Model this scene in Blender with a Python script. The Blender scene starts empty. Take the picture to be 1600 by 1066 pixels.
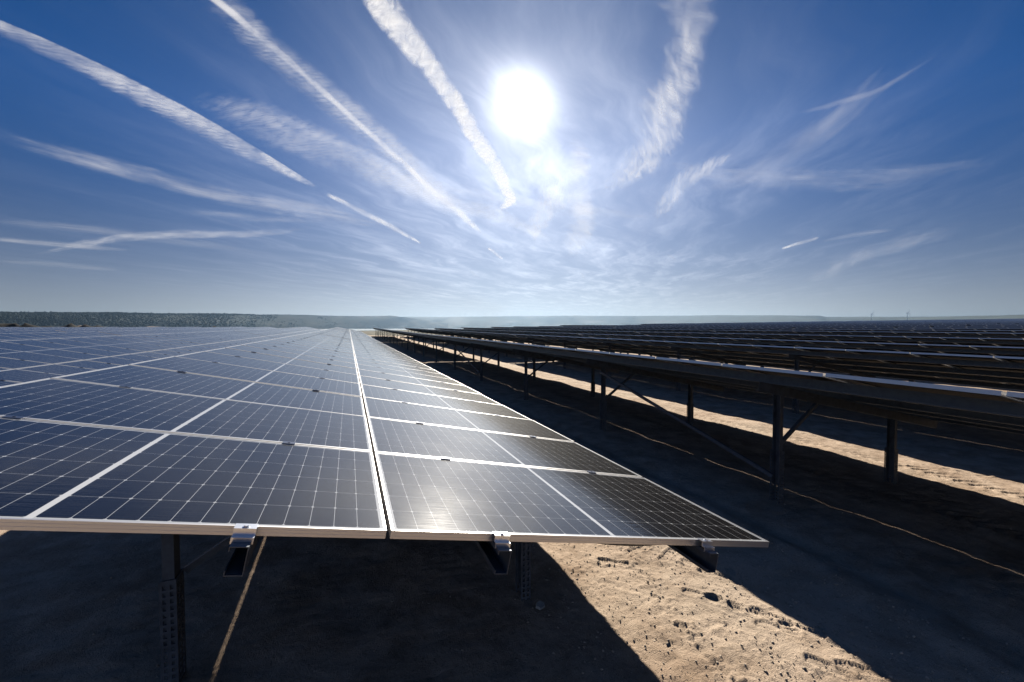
import bpy, bmesh, math, random
import numpy as np
from mathutils import Vector, Matrix
random.seed(7); RNG = np.random.default_rng(11)
SC = bpy.context.scene; COL = SC.collection
R = math.radians
EXPO = 1.05; SKY_S = .05; SKY_TINT = (0, .36, .68, 1)
SKY_CB, SKY_C1, SKY_C2 = .16, 5., 7.2          # brightness of the cirrus veil: everywhere, near the sun
G1, G2, G3 = 11., 6.5, 4.2                        # aureole around the sun
HZ, HZK = 4.2, 10.8

# ------------------------------------------------------------------ site profile (metres; +Y runs along the rows, ridge edge of the near table is z=0)
TILT = 0.2036; CT_, ST_ = math.cos(TILT), math.sin(TILT)
PL, PW = 2.284, 1.1766          # panel size: up the slope, along the row
GS, GT = 0.020, 0.026           # gaps between panels
PITCH = PW + GT; NCOL = 26; TLEN = NCOL * PITCH
SW = 2 * PL + GS                # slope width of a table
HT = 1.78                       # ridge height over ground at the near table
_rx = [-9000, -130, -60, -13, -6.4, 0, 6.4, 12.8, 19.2, 25.7, 32, 60, 300, 400, 9000]
_rz = [-2.5, -.6, -.05, .02, .0, 0, -.072, -.135, -.165, -.05, .1, .5, 3.98, 5.4, 5.4]
_gx = [-9000, -130, -60, -6.4, 0, 5, 7.2, 9.5, 12, 14, 19, 26, 32, 60, 300, 400, 9000]
_gz = [-4, -2.6, -1.85, -1.80, -1.78, -1.78, -1.81, -1.87, -1.95, -1.98, -1.97, -1.86, -1.72, -1.3, 2.18, 3.6, 3.6]
def zt(t): 
    t = np.asarray(t, float); return .0065 * (np.log1p(np.exp(np.clip((t - 13) / 3.0, -40, 40))) * 3.0 - np.maximum(t - 135, 0) )
def ridge_z(x, t): return float(np.interp(x, _rx, _rz) + zt(min(t, 134)))
def ground_z(x, t): return np.interp(x, _gx, _gz) + zt(t)

# ------------------------------------------------------------------ small helpers
def tag(o, label=None, cat=None, group=None, kind=None):
    if label: o['label'] = label
    if cat: o['category'] = cat
    if group: o['group'] = group
    if kind: o['kind'] = kind
    return o
def empty(name, loc, rot=(0, 0, 0)):
    o = bpy.data.objects.new(name, None); o.empty_display_size = .2
    o.location = loc; o.rotation_euler = rot; COL.objects.link(o); return o
def link(name, me, parent=None, loc=(0, 0, 0), rot=(0, 0, 0)):
    o = bpy.data.objects.new(name, me); COL.objects.link(o)
    if parent: o.parent = parent
    o.location = loc; o.rotation_euler = rot; return o
class MB:
    def __init__(s): s.v = []; s.f = []; s.m = []; s.uv = {}
    def quad(s, pts, mat=0, uv=None):
        b = len(s.v); s.v += [tuple(p) for p in pts]; s.f.append(tuple(range(b, b + len(pts)))); s.m.append(mat)
        if uv: s.uv[len(s.f) - 1] = uv
    def hexa(s, c, mat=0):           # 8 corners: bottom loop then top loop
        b = len(s.v); s.v += [tuple(p) for p in c]
        for f in ((3, 2, 1, 0), (4, 5, 6, 7), (0, 1, 5, 4), (1, 2, 6, 5), (2, 3, 7, 6), (3, 0, 4, 7)):
            s.f.append(tuple(b + i for i in f)); s.m.append(mat)
    def box(s, x0, x1, y0, y1, z0, z1, mat=0, M=None):
        c = [(x0, y0, z0), (x1, y0, z0), (x1, y1, z0), (x0, y1, z0), (x0, y0, z1), (x1, y0, z1), (x1, y1, z1), (x0, y1, z1)]
        if M is not None: c = [M @ Vector(p) for p in c]
        s.hexa(c, mat)
    def bar(s, a, b, w, h, mat=0, up=(0, 0, 1)):
        a = Vector(a); b = Vector(b); d = (b - a).normalized(); u = Vector(up)
        sd = d.cross(u)
        if sd.length < 1e-4: sd = d.cross(Vector((1, 0, 0)))
        sd.normalize(); u = sd.cross(d)
        c = []
        for p in (a, b):
            c.append([p + sd * (i * w / 2) + u * (j * h / 2) for i, j in ((-1, -1), (1, -1), (1, 1), (-1, 1))])
        s.hexa(c[0] + c[1], mat)
    def cyl(s, p, r, h, n=6, mat=0, axis=(0, 0, 1)):
        ax = Vector(axis).normalized(); t = ax.orthogonal().normalized(); q = ax.cross(t); p = Vector(p)
        b = len(s.v)
        for k in (0, h):
            for i in range(n):
                a = 2 * math.pi * i / n; s.v.append(tuple(p + ax * k + t * (r * math.cos(a)) + q * (r * math.sin(a))))
        for i in range(n):
            j = (i + 1) % n; s.f.append((b + i, b + j, b + n + j, b + n + i)); s.m.append(mat)
        s.f.append(tuple(b + n + i for i in range(n))); s.m.append(mat)
        s.f.append(tuple(b + n - 1 - i for i in range(n))); s.m.append(mat)
    def mesh(s, name, mats, smooth=False):
        me = bpy.data.meshes.new(name); me.from_pydata(s.v, [], s.f)
        for m in mats: me.materials.append(m)
        me.polygons.foreach_set('material_index', s.m)
        if s.uv:
            ul = me.uv_layers.new(name='UVMap')
            for fi, uv in s.uv.items():
                for li, c in zip(me.polygons[fi].loop_indices, uv): ul.data[li].uv = c
        if smooth: me.polygons.foreach_set('use_smooth', [True] * len(me.polygons))
        me.update(); return me

# ------------------------------------------------------------------ node helpers / materials
def newmat(name):
    m = bpy.data.materials.new(name); m.use_nodes = True; nt = m.node_tree
    for n in list(nt.nodes): nt.nodes.remove(n)
    return m, nt
class NT:
    def __init__(s, nt): s.nt = nt
    def n(s, typ, **kw):
        nd = s.nt.nodes.new(typ)
        for k, v in kw.items(): setattr(nd, k, v)
        return nd
    def set(s, sock, v):
        if isinstance(v, bpy.types.NodeSocket): s.nt.links.new(v, sock)
        else: sock.default_value = v
    def math(s, op, a, b=0.0, c=0.0, clamp=False):
        nd = s.n('ShaderNodeMath', operation=op, use_clamp=clamp)
        s.set(nd.inputs[0], a); s.set(nd.inputs[1], b)
        if len(nd.inputs) > 2: s.set(nd.inputs[2], c)
        return nd.outputs[0]
    def ramp(s, v, lo, hi, o0=0., o1=1., smooth=True):
        nd = s.n('ShaderNodeMapRange', interpolation_type='SMOOTHSTEP' if smooth else 'LINEAR')
        s.set(nd.inputs['Value'], v); s.set(nd.inputs['From Min'], lo); s.set(nd.inputs['From Max'], hi)
        s.set(nd.inputs['To Min'], o0); s.set(nd.inputs['To Max'], o1); return nd.outputs[0]
    def mix(s, f, a, b, blend='MIX'):
        nd = s.n('ShaderNodeMix', data_type='RGBA', blend_type=blend)
        s.set(nd.inputs[0], f); s.set(nd.inputs[6], a); s.set(nd.inputs[7], b); return nd.outputs[2]
    def noise(s, vec, scale, detail=4., rough=.5, dist=0.):
        nd = s.n('ShaderNodeTexNoise'); s.set(nd.inputs['Vector'], vec)
        nd.inputs['Scale'].default_value = scale; nd.inputs['Detail'].default_value = detail
        nd.inputs['Roughness'].default_value = rough; nd.inputs['Distortion'].default_value = dist
        return nd.outputs['Fac']
    def vmath(s, op, a, b=(0, 0, 0)):
        nd = s.n('ShaderNodeVectorMath', operation=op); s.set(nd.inputs[0], a); s.set(nd.inputs[1], b)
        return nd.outputs['Value'] if op in ('DOT_PRODUCT', 'LENGTH') else nd.outputs[0]
    def comb(s, x, y, z=0.):
        nd = s.n('ShaderNodeCombineXYZ'); s.set(nd.inputs[0], x); s.set(nd.inputs[1], y); s.set(nd.inputs[2], z); return nd.outputs[0]
    def sep(s, v):
        nd = s.n('ShaderNodeSeparateXYZ'); s.set(nd.inputs[0], v); return nd.outputs
    def out(s, sh, sock='Surface'):
        o = s.n('ShaderNodeOutputMaterial'); s.nt.links.new(sh, o.inputs[sock]); return o
def principled(name, col, rough=.5, metal=0., noise=0., nscale=8., bump=0., spec=.5):
    m, nt = newmat(name); t = NT(nt); p = t.n('ShaderNodeBsdfPrincipled')
    p.inputs['Roughness'].default_value = rough; p.inputs['Metallic'].default_value = metal
    p.inputs['Specular IOR Level'].default_value = spec
    if noise or bump:
        tc = t.n('ShaderNodeTexCoord').outputs['Object']; nz = t.noise(tc, nscale, 5, .6)
        k = t.ramp(nz, .3, .7, 1 - noise, 1 + noise)
        c = t.vmath('SCALE', tuple(col)); sc = c.node; t.set(sc.inputs[3], k)
        nt.links.new(c, p.inputs['Base Color'])
        nt.links.new(t.ramp(nz, .3, .7, max(.05, rough - .1), rough + .1), p.inputs['Roughness'])
        if bump:
            b = t.n('ShaderNodeBump'); b.inputs['Strength'].default_value = bump; b.inputs['Distance'].default_value = .01
            nt.links.new(nz, b.inputs['Height']); nt.links.new(b.outputs[0], p.inputs['Normal'])
    else: p.inputs['Base Color'].default_value = (*col, 1)
    t.out(p.outputs[0]); return m

M_ALU = principled('anodised_aluminium', (.66, .65, .645), .36, .85)
M_GALV = principled('galvanised_steel', (.13, .14, .155), .55, .12, .22, 14., 0, .25)
M_PURL = principled('zinc_coated_rail', (.115, .13, .15), .45, .4, .18, 14.)
M_CLAMPD = principled('dark_clamp', (.07, .085, .13), .3, .7)
M_CLAMP = principled('bright_clamp', (.75, .76, .78), .28, .9)
M_BLACK = principled('black_rubber', (.012, .012, .012), .5)
M_STONE = principled('pale_stone', (.5, .48, .43), .85, 0, .25, 20.)
M_GRAVEL = principled('sand_coloured_gravel', (.46, .37, .28), .9, 0, .35, 9.)

def panel_material():
    m, nt = newmat('photovoltaic_glass'); t = NT(nt)
    uv = t.sep(t.n('ShaderNodeUVMap').outputs[0]); u, v = uv[0], uv[1]
    mg, cg = .024, .022
    cw = (PL / 2 - mg - cg / 2) / 12; ch = (PW - 2 * mg) / 6
    a = t.math('SUBTRACT', t.math('ABSOLUTE', t.math('SUBTRACT', u, PL / 2)), cg / 2)   # distance out from the centre strip
    uc = t.math('DIVIDE', a, cw); vc = t.math('DIVIDE', t.math('SUBTRACT', v, mg), ch)
    fu, fv = t.math('FRACT', uc), t.math('FRACT', vc)
    du = t.math('MULTIPLY', t.math('MINIMUM', fu, t.math('SUBTRACT', 1., fu)), cw)
    dv = t.math('MULTIPLY', t.math('MINIMUM', fv, t.math('SUBTRACT', 1., fv)), ch)
    lu = t.math('LESS_THAN', du, .0010); lv = t.math('LESS_THAN', dv, .0006)
    dia = t.math('LESS_THAN', t.math('ADD', du, dv), .0078)
    o1 = t.math('LESS_THAN', a, 0.); o2 = t.math('GREATER_THAN', uc, 12.)
    o3 = t.math('GREATER_THAN', t.math('ABSOLUTE', t.math('SUBTRACT', vc, 3.)), 3.)
    white = t.math('MAXIMUM', t.math('MAXIMUM', lu, lv), t.math('MAXIMUM', dia, t.math('MAXIMUM', o1, t.math('MAXIMUM', o2, o3))))
    fb = t.math('FRACT', t.math('ADD', t.math('MULTIPLY', fv, 10.), .0))
    bus = t.math('LESS_THAN', t.math('ABSOLUTE', t.math('SUBTRACT', fb, .5)), .028)
    pad = t.math('LESS_THAN', t.math('ABSOLUTE', t.math('SUBTRACT', t.math('FRACT', t.math('MULTIPLY', fu, 5.)), .5)), .12)
    pads = t.math('MULTIPLY', pad, t.math('LESS_THAN', t.math('ABSOLUTE', t.math('SUBTRACT', fb, .5)), .06))
    # each cell and each panel a little different
    cid = t.comb(t.math('FLOOR', t.math('DIVIDE', t.math('SUBTRACT', u, PL / 2), cw)), t.math('FLOOR', vc), 0.)
    oi = t.n('ShaderNodeObjectInfo'); wn = t.n('ShaderNodeTexWhiteNoise', noise_dimensions='4D')
    t.set(wn.inputs['Vector'], cid); t.set(wn.inputs['W'], oi.outputs['Random'])
    cell = t.mix(wn.outputs['Value'], (.0014, .0015, .0026, 1), (.0024, .0026, .0046, 1))
    c = t.mix(t.math('MULTIPLY', t.math('MAXIMUM', bus, pads), .8), cell, (.045, .045, .05, 1))
    c = t.mix(white, c, (.34, .35, .365, 1))
    c = t.mix(o1, c, (.45, .46, .475, 1))
    tc = t.n('ShaderNodeTexCoord').outputs['Object']
    dust = t.noise(tc, 2.2, 5, .65); dspk = t.noise(tc, 160., 2, .5)
    dmask = t.math('ADD', t.math('MULTIPLY', t.ramp(dust, .45, .8), .006), t.math('MULTIPLY', t.ramp(dspk, .76, .82), .06))
    c = t.mix(dmask, c, (.42, .36, .28, 1))
    p = t.n('ShaderNodeBsdfPrincipled'); nt.links.new(c, p.inputs['Base Color'])
    p.inputs['Specular IOR Level'].default_value = .5; p.inputs['IOR'].default_value = 1.47
    p.inputs['Coat Weight'].default_value = .07; p.inputs['Coat Roughness'].default_value = .5   # fine dust film scattering the low sun forward
    # textured solar glass: the finest grain shows as roughness, the wavy rolled surface as bump
    nt.links.new(t.ramp(dust, .3, .8, .10, .13), p.inputs['Roughness'])
    st = t.noise(t.vmath('MULTIPLY', tc, (1., 14., 1.)), 3.0, 3, .6)
    b = t.n('ShaderNodeBump'); b.inputs['Strength'].default_value = .12; b.inputs['Distance'].default_value = .004
    nt.links.new(st, b.inputs['Height']); nt.links.new(b.outputs[0], p.inputs['Normal'])
    t.out(p.outputs[0]); return m
M_PV = panel_material()
M_BACK = principled('panel_backsheet', (.016, .016, .019), .55, 0, 0, 8., 0, .25)

def ground_material():
    m, nt = newmat('sandy_ground'); t = NT(nt)
    tc = t.n('ShaderNodeNewGeometry').outputs['Position']
    n1 = t.noise(tc, .35, 5, .6); n2 = t.noise(tc, 2.6, 6, .65, .4); n3 = t.noise(tc, 26., 5, .7); n4 = t.noise(tc, 150., 3, .6)
    c = t.mix(t.ramp(n2, .32, .68), (.34, .24, .165, 1), (.55, .42, .31, 1))
    c = t.mix(t.ramp(n1, .45, .72, 0, .6), c, (.50, .41, .315, 1))
    c = t.mix(t.ramp(n3, .54, .70, 0, .5), c, (.20, .145, .09, 1))
    c = t.mix(t.ramp(n4, .60, .68, 0, .75), c, (.13, .10, .075, 1))
    c = t.mix(t.ramp(n4, .36, .30, 0, .5), c, (.60, .52, .41, 1))
    # beyond the array: dry grass and scrub
    ps = t.sep(tc); far = t.ramp(ps[1], 88., 99.)
    g = t.mix(t.ramp(t.noise(tc, .05, 5, .6), .4, .6), (.035, .038, .02, 1), (.10, .085, .05, 1))
    c = t.mix(far, c, g)
    p = t.n('ShaderNodeBsdfPrincipled'); nt.links.new(c, p.inputs['Base Color']); p.inputs['Roughness'].default_value = .95
    p.inputs['Specular IOR Level'].default_value = .15
    h = t.math('ADD', t.math('MULTIPLY', n3, .6), t.math('MULTIPLY', n4, .35))
    b = t.n('ShaderNodeBump'); b.inputs['Strength'].default_value = 1.; b.inputs['Distance'].default_value = .022
    nt.links.new(h, b.inputs['Height']); nt.links.new(b.outputs[0], p.inputs['Normal'])
    t.out(p.outputs[0]); return m
M_GROUND = ground_material()

# ------------------------------------------------------------------ ground: one graded sheet out to the horizon
def lattice(ix, iy, seed):
    h = (ix.astype(np.int64) * 374761393 + iy.astype(np.int64) * 668265263 + seed * 1442695041) & 0xffffffff
    h = ((h ^ (h >> 13)) * 1274126177) & 0xffffffff
    return ((h ^ (h >> 16)) & 0xffff) / 65535.0
def vnoise(x, y, sc, seed):
    x = x / sc; y = y / sc; ix = np.floor(x); iy = np.floor(y); fx = x - ix; fy = y - iy
    fx = fx * fx * (3 - 2 * fx); fy = fy * fy * (3 - 2 * fy)
    a = lattice(ix, iy, seed); b = lattice(ix + 1, iy, seed); c = lattice(ix, iy + 1, seed); d = lattice(ix + 1, iy + 1, seed)
    return a + (b - a) * fx + (c - a) * fy + (a - b - c + d) * fx * fy - .5
def grade(stops):
    out = [stops[0][0]]
    for (a, s0), (b, s1) in zip(stops[:-1], stops[1:]):
        x = a
        while True:
            f = (x - a) / (b - a); x += s0 + (s1 - s0) * f
            if x >= b - .3 * s1: break
            out.append(x)
        out.append(b)
    return np.array(out)
gxs = grade([(-9000, 900), (-400, 40), (-60, 6), (-6, .3), (0, .06), (3.3, .03), (3.5, .0125), (5.3, .0125), (5.5, .04), (9.2, .04), (9.4, .025), (11.3, .025), (11.6, .06), (14, .08), (40, 1.5), (150, 8), (420, 20), (1500, 200), (9000, 900)])
gts = grade([(-9000, 900), (-300, 60), (-20, 2), (-2, .08), (-.6, .02), (-.4, .0125), (2.3, .0125), (2.6, .03), (8, .05), (16, .12), (40, .7), (120, 2.5), (200, 6), (900, 80), (3000, 400), (9000, 900)])
GX, GY = np.meshgrid(gxs, gts)
def relief(X, Y):
    near = np.exp(-np.maximum(np.hypot(X - 4, Y - 2) - 9, 0) / 9)
    z = .05 * vnoise(X, Y, 1.7, 1) + .03 * vnoise(X, Y, .55, 2)
    z += near * (.013 * vnoise(X, Y, .21, 3) + .007 * vnoise(X, Y, .08, 4) + .0055 * vnoise(X, Y, .037, 5))
    crust = vnoise(X, Y, .6, 9); z += near * .006 * np.clip(np.abs(vnoise(X, Y, .13, 10)) * 4 - .5, -.5, 1) * (crust > .0)
    return z
GZ = ground_z(GX, GY) + relief(GX, GY)
def stamp(cx, cy, rad, fn):
    i0, i1 = np.searchsorted(gxs, [cx - rad, cx + rad]); j0, j1 = np.searchsorted(gts, [cy - rad, cy + rad])
    if i1 > i0 and j1 > j0: GZ[j0:j1, i0:i1] += fn(GX[j0:j1, i0:i1] - cx, GY[j0:j1, i0:i1] - cy)
def footprint(cx, cy, ang, depth=.032, tread=True):
    ca, sa = math.cos(ang), math.sin(ang)
    def fn(dx, dy):
        u = dx * ca + dy * sa; w = -dx * sa + dy * ca + .012 * np.sin(u * 12)
        hw = .046 - .012 * np.exp(-((u + .02) / .05) ** 2) + .004 * (u > 0)
        r = np.maximum(np.abs(u) / .145, 0) ** 4 + (np.abs(w) / hw) ** 4
        d = np.where(r < 1, -depth * np.clip((1 - r) * 3, 0, 1), .009 * np.exp(-np.clip(r - 1, 0, 50) / 1.6))
        if tread: d += np.where(r < .8, .004 * np.sign(np.sin(u * 150)), 0)
        return d
    stamp(cx, cy, .3, fn)
def clod(cx, cy, r, h):
    def fn(dx, dy):
        q = (dx * dx + dy * dy) / (r * r); return h * np.sqrt(np.clip(1 - q, 0, 1))
    stamp(cx, cy, r, fn)
def channel(pts, w, d):
    for (x0, y0), (x1, y1) in zip(pts[:-1], pts[1:]):
        n = max(2, int(math.hypot(x1 - x0, y1 - y0) / .02))
        for k in range(n):
            f = k / n; cx = x0 + (x1 - x0) * f + random.gauss(0, .006); cy = y0 + (y1 - y0) * f + random.gauss(0, .006)
            def fn(dx, dy, ww=w * random.uniform(.7, 1.3), dd=.32 * d * random.uniform(.8, 1.1)):
                q = (dx * dx + dy * dy) / (ww * ww); return -dd * np.exp(-q) + .45 * dd * np.exp(-((np.sqrt(q) - 1.7) / .5) ** 2)
            stamp(cx, cy, w * 3.4, fn)
for (x, y, a) in [(5.03, 1.10, 2.2), (5.06, .93, 2.4), (5.2, .86, 1.0), (4.72, .75, 2.6), (4.80, .60, 2.3), (4.90, .47, 2.5), (5.0, .36, 2.2), (4.92, .25, 2.6), (5.07, .18, 2.3), (4.9, -.13, 2.2), (5.07, -.2, 2.5), (4.9, 1.34, .4), (4.7, 1.52, .3), (4.35, 1.42, 2.7), (5.2, .02, 1.6), (4.5, -.25, 2.4)]:
    footprint(x, y, a + random.uniform(-.2, .2), random.uniform(.007, .012), False)
channel([(4.66, 1.7), (4.6, 1.4), (4.5, 1.15), (4.43, .9), (4.32, .6), (4.27, .36), (4.27, .1), (4.3, -.2), (4.26, -.6)], .03, .010)
channel([(4.75, 1.42), (5.0, 1.0), (4.85, .6), (4.95, .2)], .022, .006)
channel([(4.1, 1.2), (4.3, .95), (4.42, .8)], .025, .007)
for _ in range(2600):
    x = random.uniform(3.4, 5.45); y = random.uniform(-.5, 2.3)
    w = vnoise(np.array(x), np.array(y), .35, 31)
    if w < random.uniform(-.1, .8): continue
    r = .009 + .012 * random.random() ** 4; clod(x, y, r, r * random.uniform(.2, .6))
for k in range(190):                     # crumbs along the rut
    f = random.random(); clod(4.25 + .35 * f ** 1.5 + random.gauss(0, .05), -.4 + 2. * f, random.uniform(.009, .018), random.uniform(.004, .010))
for _ in range(500):
    x = random.uniform(9.3, 11.5); y = random.uniform(-.5, 16); r = random.uniform(.025, .04); clod(x, y, r, r * .3)
for c0 in (10.62, 8.9):                  # tyre tracks with tread along the lane between rows
    msk = np.exp(-((GX - c0 - .05 * np.sin(GY * .5)) / .17) ** 4) * (GY > -3) * (GY < 40)
    GZ += msk * (-.012 + .007 * np.sign(np.sin((GY + np.abs(GX - c0) * .7) * 2 * math.pi / .17)))
GZ += .03 * np.exp(-((GX - 6.0 - .1 * np.sin(GY * .8)) / .14) ** 2) * (np.abs(GY) < 40) - .03 * np.exp(-((GX - 6.35) / .12) ** 2) * (np.abs(GY) < 40)
def build_ground():
    nx, ny = len(gxs), len(gts)
    co = np.stack([GX, GY, GZ], -1).reshape(-1, 3).astype(np.float32)
    idx = np.arange(nx * ny).reshape(ny, nx)
    q = np.stack([idx[:-1, :-1], idx[:-1, 1:], idx[1:, 1:], idx[1:, :-1]], -1).reshape(-1, 4)
    me = bpy.data.meshes.new('ground'); me.vertices.add(len(co)); me.vertices.foreach_set('co', co.ravel())
    me.loops.add(q.size); me.loops.foreach_set('vertex_index', q.ravel().astype(np.int32))
    me.polygons.add(len(q)); me.polygons.foreach_set('loop_start', np.arange(0, q.size, 4, dtype=np.int32))
    me.polygons.foreach_set('use_smooth', np.ones(len(q), bool)); me.materials.append(M_GROUND)
    me.update(calc_edges=True)
    tag(link('ground', me), 'sandy trodden ground under and between the rows of solar tables', kind='structure')
build_ground()
def gz_at(x, y):
    i = min(max(np.searchsorted(gxs, x), 1), len(gxs) - 1); j = min(max(np.searchsorted(gts, y), 1), len(gts) - 1)
    return float(GZ[j, i])
def pebbles():
    mb = MB(); ph = (1 + 5 ** .5) / 2
    ico = [Vector(p).normalized() for p in [(-1, ph, 0), (1, ph, 0), (-1, -ph, 0), (1, -ph, 0), (0, -1, ph), (0, 1, ph), (0, -1, -ph), (0, 1, -ph), (ph, 0, -1), (ph, 0, 1), (-ph, 0, -1), (-ph, 0, 1)]]
    fc = [(0, 11, 5), (0, 5, 1), (0, 1, 7), (0, 7, 10), (0, 10, 11), (1, 5, 9), (5, 11, 4), (11, 10, 2), (10, 7, 6), (7, 1, 8), (3, 9, 4), (3, 4, 2), (3, 2, 6), (3, 6, 8), (3, 8, 9), (4, 9, 5), (2, 4, 11), (6, 2, 10), (8, 6, 7), (9, 8, 1)]
    for _ in range(5000):
        if random.random() < .6: x, y = random.uniform(3.3, 6.2), random.uniform(-.6, 2.6)
        elif random.random() < .5: x, y = random.uniform(0, 6.5), random.uniform(-.6, 7)
        else: x, y = random.uniform(6, 12), random.uniform(-1, 14)
        r = .0035 + .008 * random.random() ** 4; sx, sy, sz = (random.uniform(.6, 1.2) for _ in range(3)); z = gz_at(x, y)
        b = len(mb.v)
        for p in ico:
            k = r * random.uniform(.8, 1.15); mb.v.append((x + p.x * k * sx, y + p.y * k * sy, z + r * .3 + p.z * k * sz * .8))
        for f in fc: mb.f.append(tuple(b + i for i in f)); mb.m.append(0)
    tag(link('gravel', mb.mesh('gravel', [M_GRAVEL])), 'small pale stones scattered over the sand', kind='stuff')
pebbles()

# ------------------------------------------------------------------ solar tables
PUR_S = [.46, 1.77, 2.80, 4.05]; PUR_H = .105; FR_H = .035
ZOFF = 1.78                                   # ridge height above a table's own base
def plane(s, n=0.): return (s * CT_ + n * ST_, -s * ST_ + n * CT_)   # (x, z) of slope distance s and normal offset n
def m_panel_glass():
    mb = MB(); e = .0080; z1, z0 = -.0022, -.0085
    mb.quad([(e, e, z1), (PL - e, e, z1), (PL - e, PW - e, z1), (e, PW - e, z1)], 0, [(e, e), (PL - e, e), (PL - e, PW - e), (e, PW - e)])
    mb.quad([(e, PW - e, z0), (PL - e, PW - e, z0), (PL - e, e, z0), (e, e, z0)], 1)
    # junction boxes on the back
    for k in (.3, .5, .7): mb.box(PL / 2 - .02, PL / 2 + .02, PW * k - .05, PW * k + .05, -.024, -.0095, 1)
    return mb
def add_frame(mb, mat=0, x0=0., y0=0., S=None):
    w = .011; h = FR_H
    def bx(*a): mb.box(*a, mat, S)
    k = .0085; fl = .032
    bx(x0, x0 + PL, y0, y0 + k, -h, 0); bx(x0, x0 + PL, y0 + PW - k, y0 + PW, -h, 0)
    bx(x0, x0 + w, y0 + k, y0 + PW - k, -h, 0); bx(x0 + PL - w, x0 + PL, y0 + k, y0 + PW - k, -h, 0)
    # return flanges along the underside
    bx(x0 + w, x0 + PL - w, y0 + k, y0 + fl, -h, -h + .002); bx(x0 + w, x0 + PL - w, y0 + PW - fl, y0 + PW - k, -h, -h + .002)
def m_frame():
    mb = MB(); add_frame(mb)
    mb.box(.004, PL - .004, -.0012, 0, -.0265, -.0225, 0); mb.box(.004, PL - .004, -.0012, 0, -.0125, -.0105, 0)   # ribs of the extrusion
    return mb
def m_end_clamp():
    mb = MB(); w = .037
    mb.box(-w, w, -.026, .011, .0012, .0048); mb.box(-w, w, -.030, -.026, -.024, .0048)
    mb.box(-w, w, -.046, -.030, -.024, -.0205); mb.box(-w, w, -.0495, -.046, -.044, -.0205)
    mb.cyl((0, -.0155, .0048), .0085, .007, 6); mb.cyl((0, -.0155, .0048), .012, .002, 12)
    return mb
def m_mid_clamp():
    mb = MB(); w = .036
    mb.box(-w, w, -GT - .009, .009, .0010, .0032); mb.box(-w, w, -GT + .003, -.003, -.034, .0010)
    mb.cyl((0, -GT / 2, .0032), .0065, .003, 6); return mb
def m_purlin(length):
    mb = MB(); t = .0035; w = .062; h = PUR_H; y0, y1 = -.085, length + .06     # C section, web on the low side
    mb.box(0, w, y0, y1, -t, 0); mb.box(w - t, w, y0, y1, -h + t, -t); mb.box(0, w, y0, y1, -h, -h + t)
    mb.box(0, t, y0, y1, -.018, -t); mb.box(0, t, y0, y1, -h + t, -h + .018); return mb
def c_post(mb, z0, z1, a=.06, b=.095, t=.005):
    mb.box(-a / 2, a / 2, -b / 2, -b / 2 + t, z0, z1); mb.box(-a / 2, a / 2, b / 2 - t, b / 2, z0, z1); mb.box(a / 2 - t, a / 2, -b / 2 + t, b / 2 - t, z0, z1)
def m_post_top(z0, z1):
    mb = MB(); c_post(mb, z0, z1)
    for k in range(2): mb.cyl((-.018, -.0475, z0 + .10 + .12 * k), .011, -.012, 6, 0, (0, 1, 0))
    return mb
def m_post_foot(z0, z1):                       # rammed foot section, its faces perforated by real holes
    mb = MB(); a, b, t = .085, .125, .006
    n = 15; p = .042; zt_ = z1 - .03
    def ladder(fn):
        # fn(u0,u1,z0,z1): a strip of the face between u0..u1 (0..1)
        for u0, u1 in ((0, .18), (.38, .62), (.82, 1)): fn(u0, u1, z0, z1)
        for u0, u1 in ((.18, .38), (.62, .82)):
            zz = zt_
            fn(u0, u1, zt_, z1)
            for k in range(n): fn(u0, u1, zz - p, zz - p + .016); zz -= p
            fn(u0, u1, z0, zz)
    ladder(lambda u0, u1, q0, q1: mb.box(-a / 2 + u0 * a, -a / 2 + u1 * a, -b / 2, -b / 2 + t, q0, q1))
    ladder(lambda u0, u1, q0, q1: mb.box(-a / 2 + u0 * a, -a / 2 + u1 * a, b / 2 - t, b / 2, q0, q1))
    ladder(lambda u0, u1, q0, q1: mb.box(a / 2 - t, a / 2, -b / 2 + t + u0 * (b - 2 * t), -b / 2 + t + u1 * (b - 2 * t), q0, q1))
    return mb
def m_rafter():
    mb = MB(); t = .005; h = .11; w = .055; s0, s1 = .30, 4.12
    mb.box(s0, s1, -w / 2, w / 2, -t, 0); mb.box(s0, s1, -w / 2, -w / 2 + t, -h, -t); mb.box(s0, s1, -w / 2 + t, w / 2, -h, -h + t); return mb
def m_tie(): 
    mb = MB(); mb.box(-.028, .028, -.07, .07, -.0045, 0); return mb
ME = {}
ME['glass'] = m_panel_glass().mesh('panel_glass', [M_PV, M_BACK]); ME['frame'] = m_frame().mesh('panel_frame', [M_ALU])
ME['end'] = m_end_clamp().mesh('end_clamp', [M_CLAMP]); ME['mid'] = m_mid_clamp().mesh('mid_clamp', [M_CLAMPD])
ME['purlin'] = m_purlin(TLEN - GT).mesh('purlin', [M_PURL]); ME['rafter'] = m_rafter().mesh('rafter', [M_GALV])
mb = m_panel_glass(); add_frame(mb, 2); ME['panel'] = mb.mesh('panel', [M_PV, M_BACK, M_ALU])
RN = -FR_H - PUR_H                             # normal offset of rafter top
_cache = {}
def post_meshes(s, hz, joint):
    key = (round(s, 2), round(hz, 2), joint)
    if key not in _cache:
        top = plane(s, RN - .06)[1]
        _cache[key] = (m_post_top(joint - .42, top).mesh('post', [M_GALV]), m_post_foot(-hz - .35, joint).mesh('post_foot', [M_GALV]))
    return _cache[key]
def bar_mesh(name, a, b, w, h):
    k = (name, tuple(np.round(a, 3)), tuple(np.round(b, 3)))
    if k not in _cache:
        m = MB(); m.bar(a, b, w, h); _cache[k] = m.mesh(name, [M_GALV])
    return _cache[k]
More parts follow.
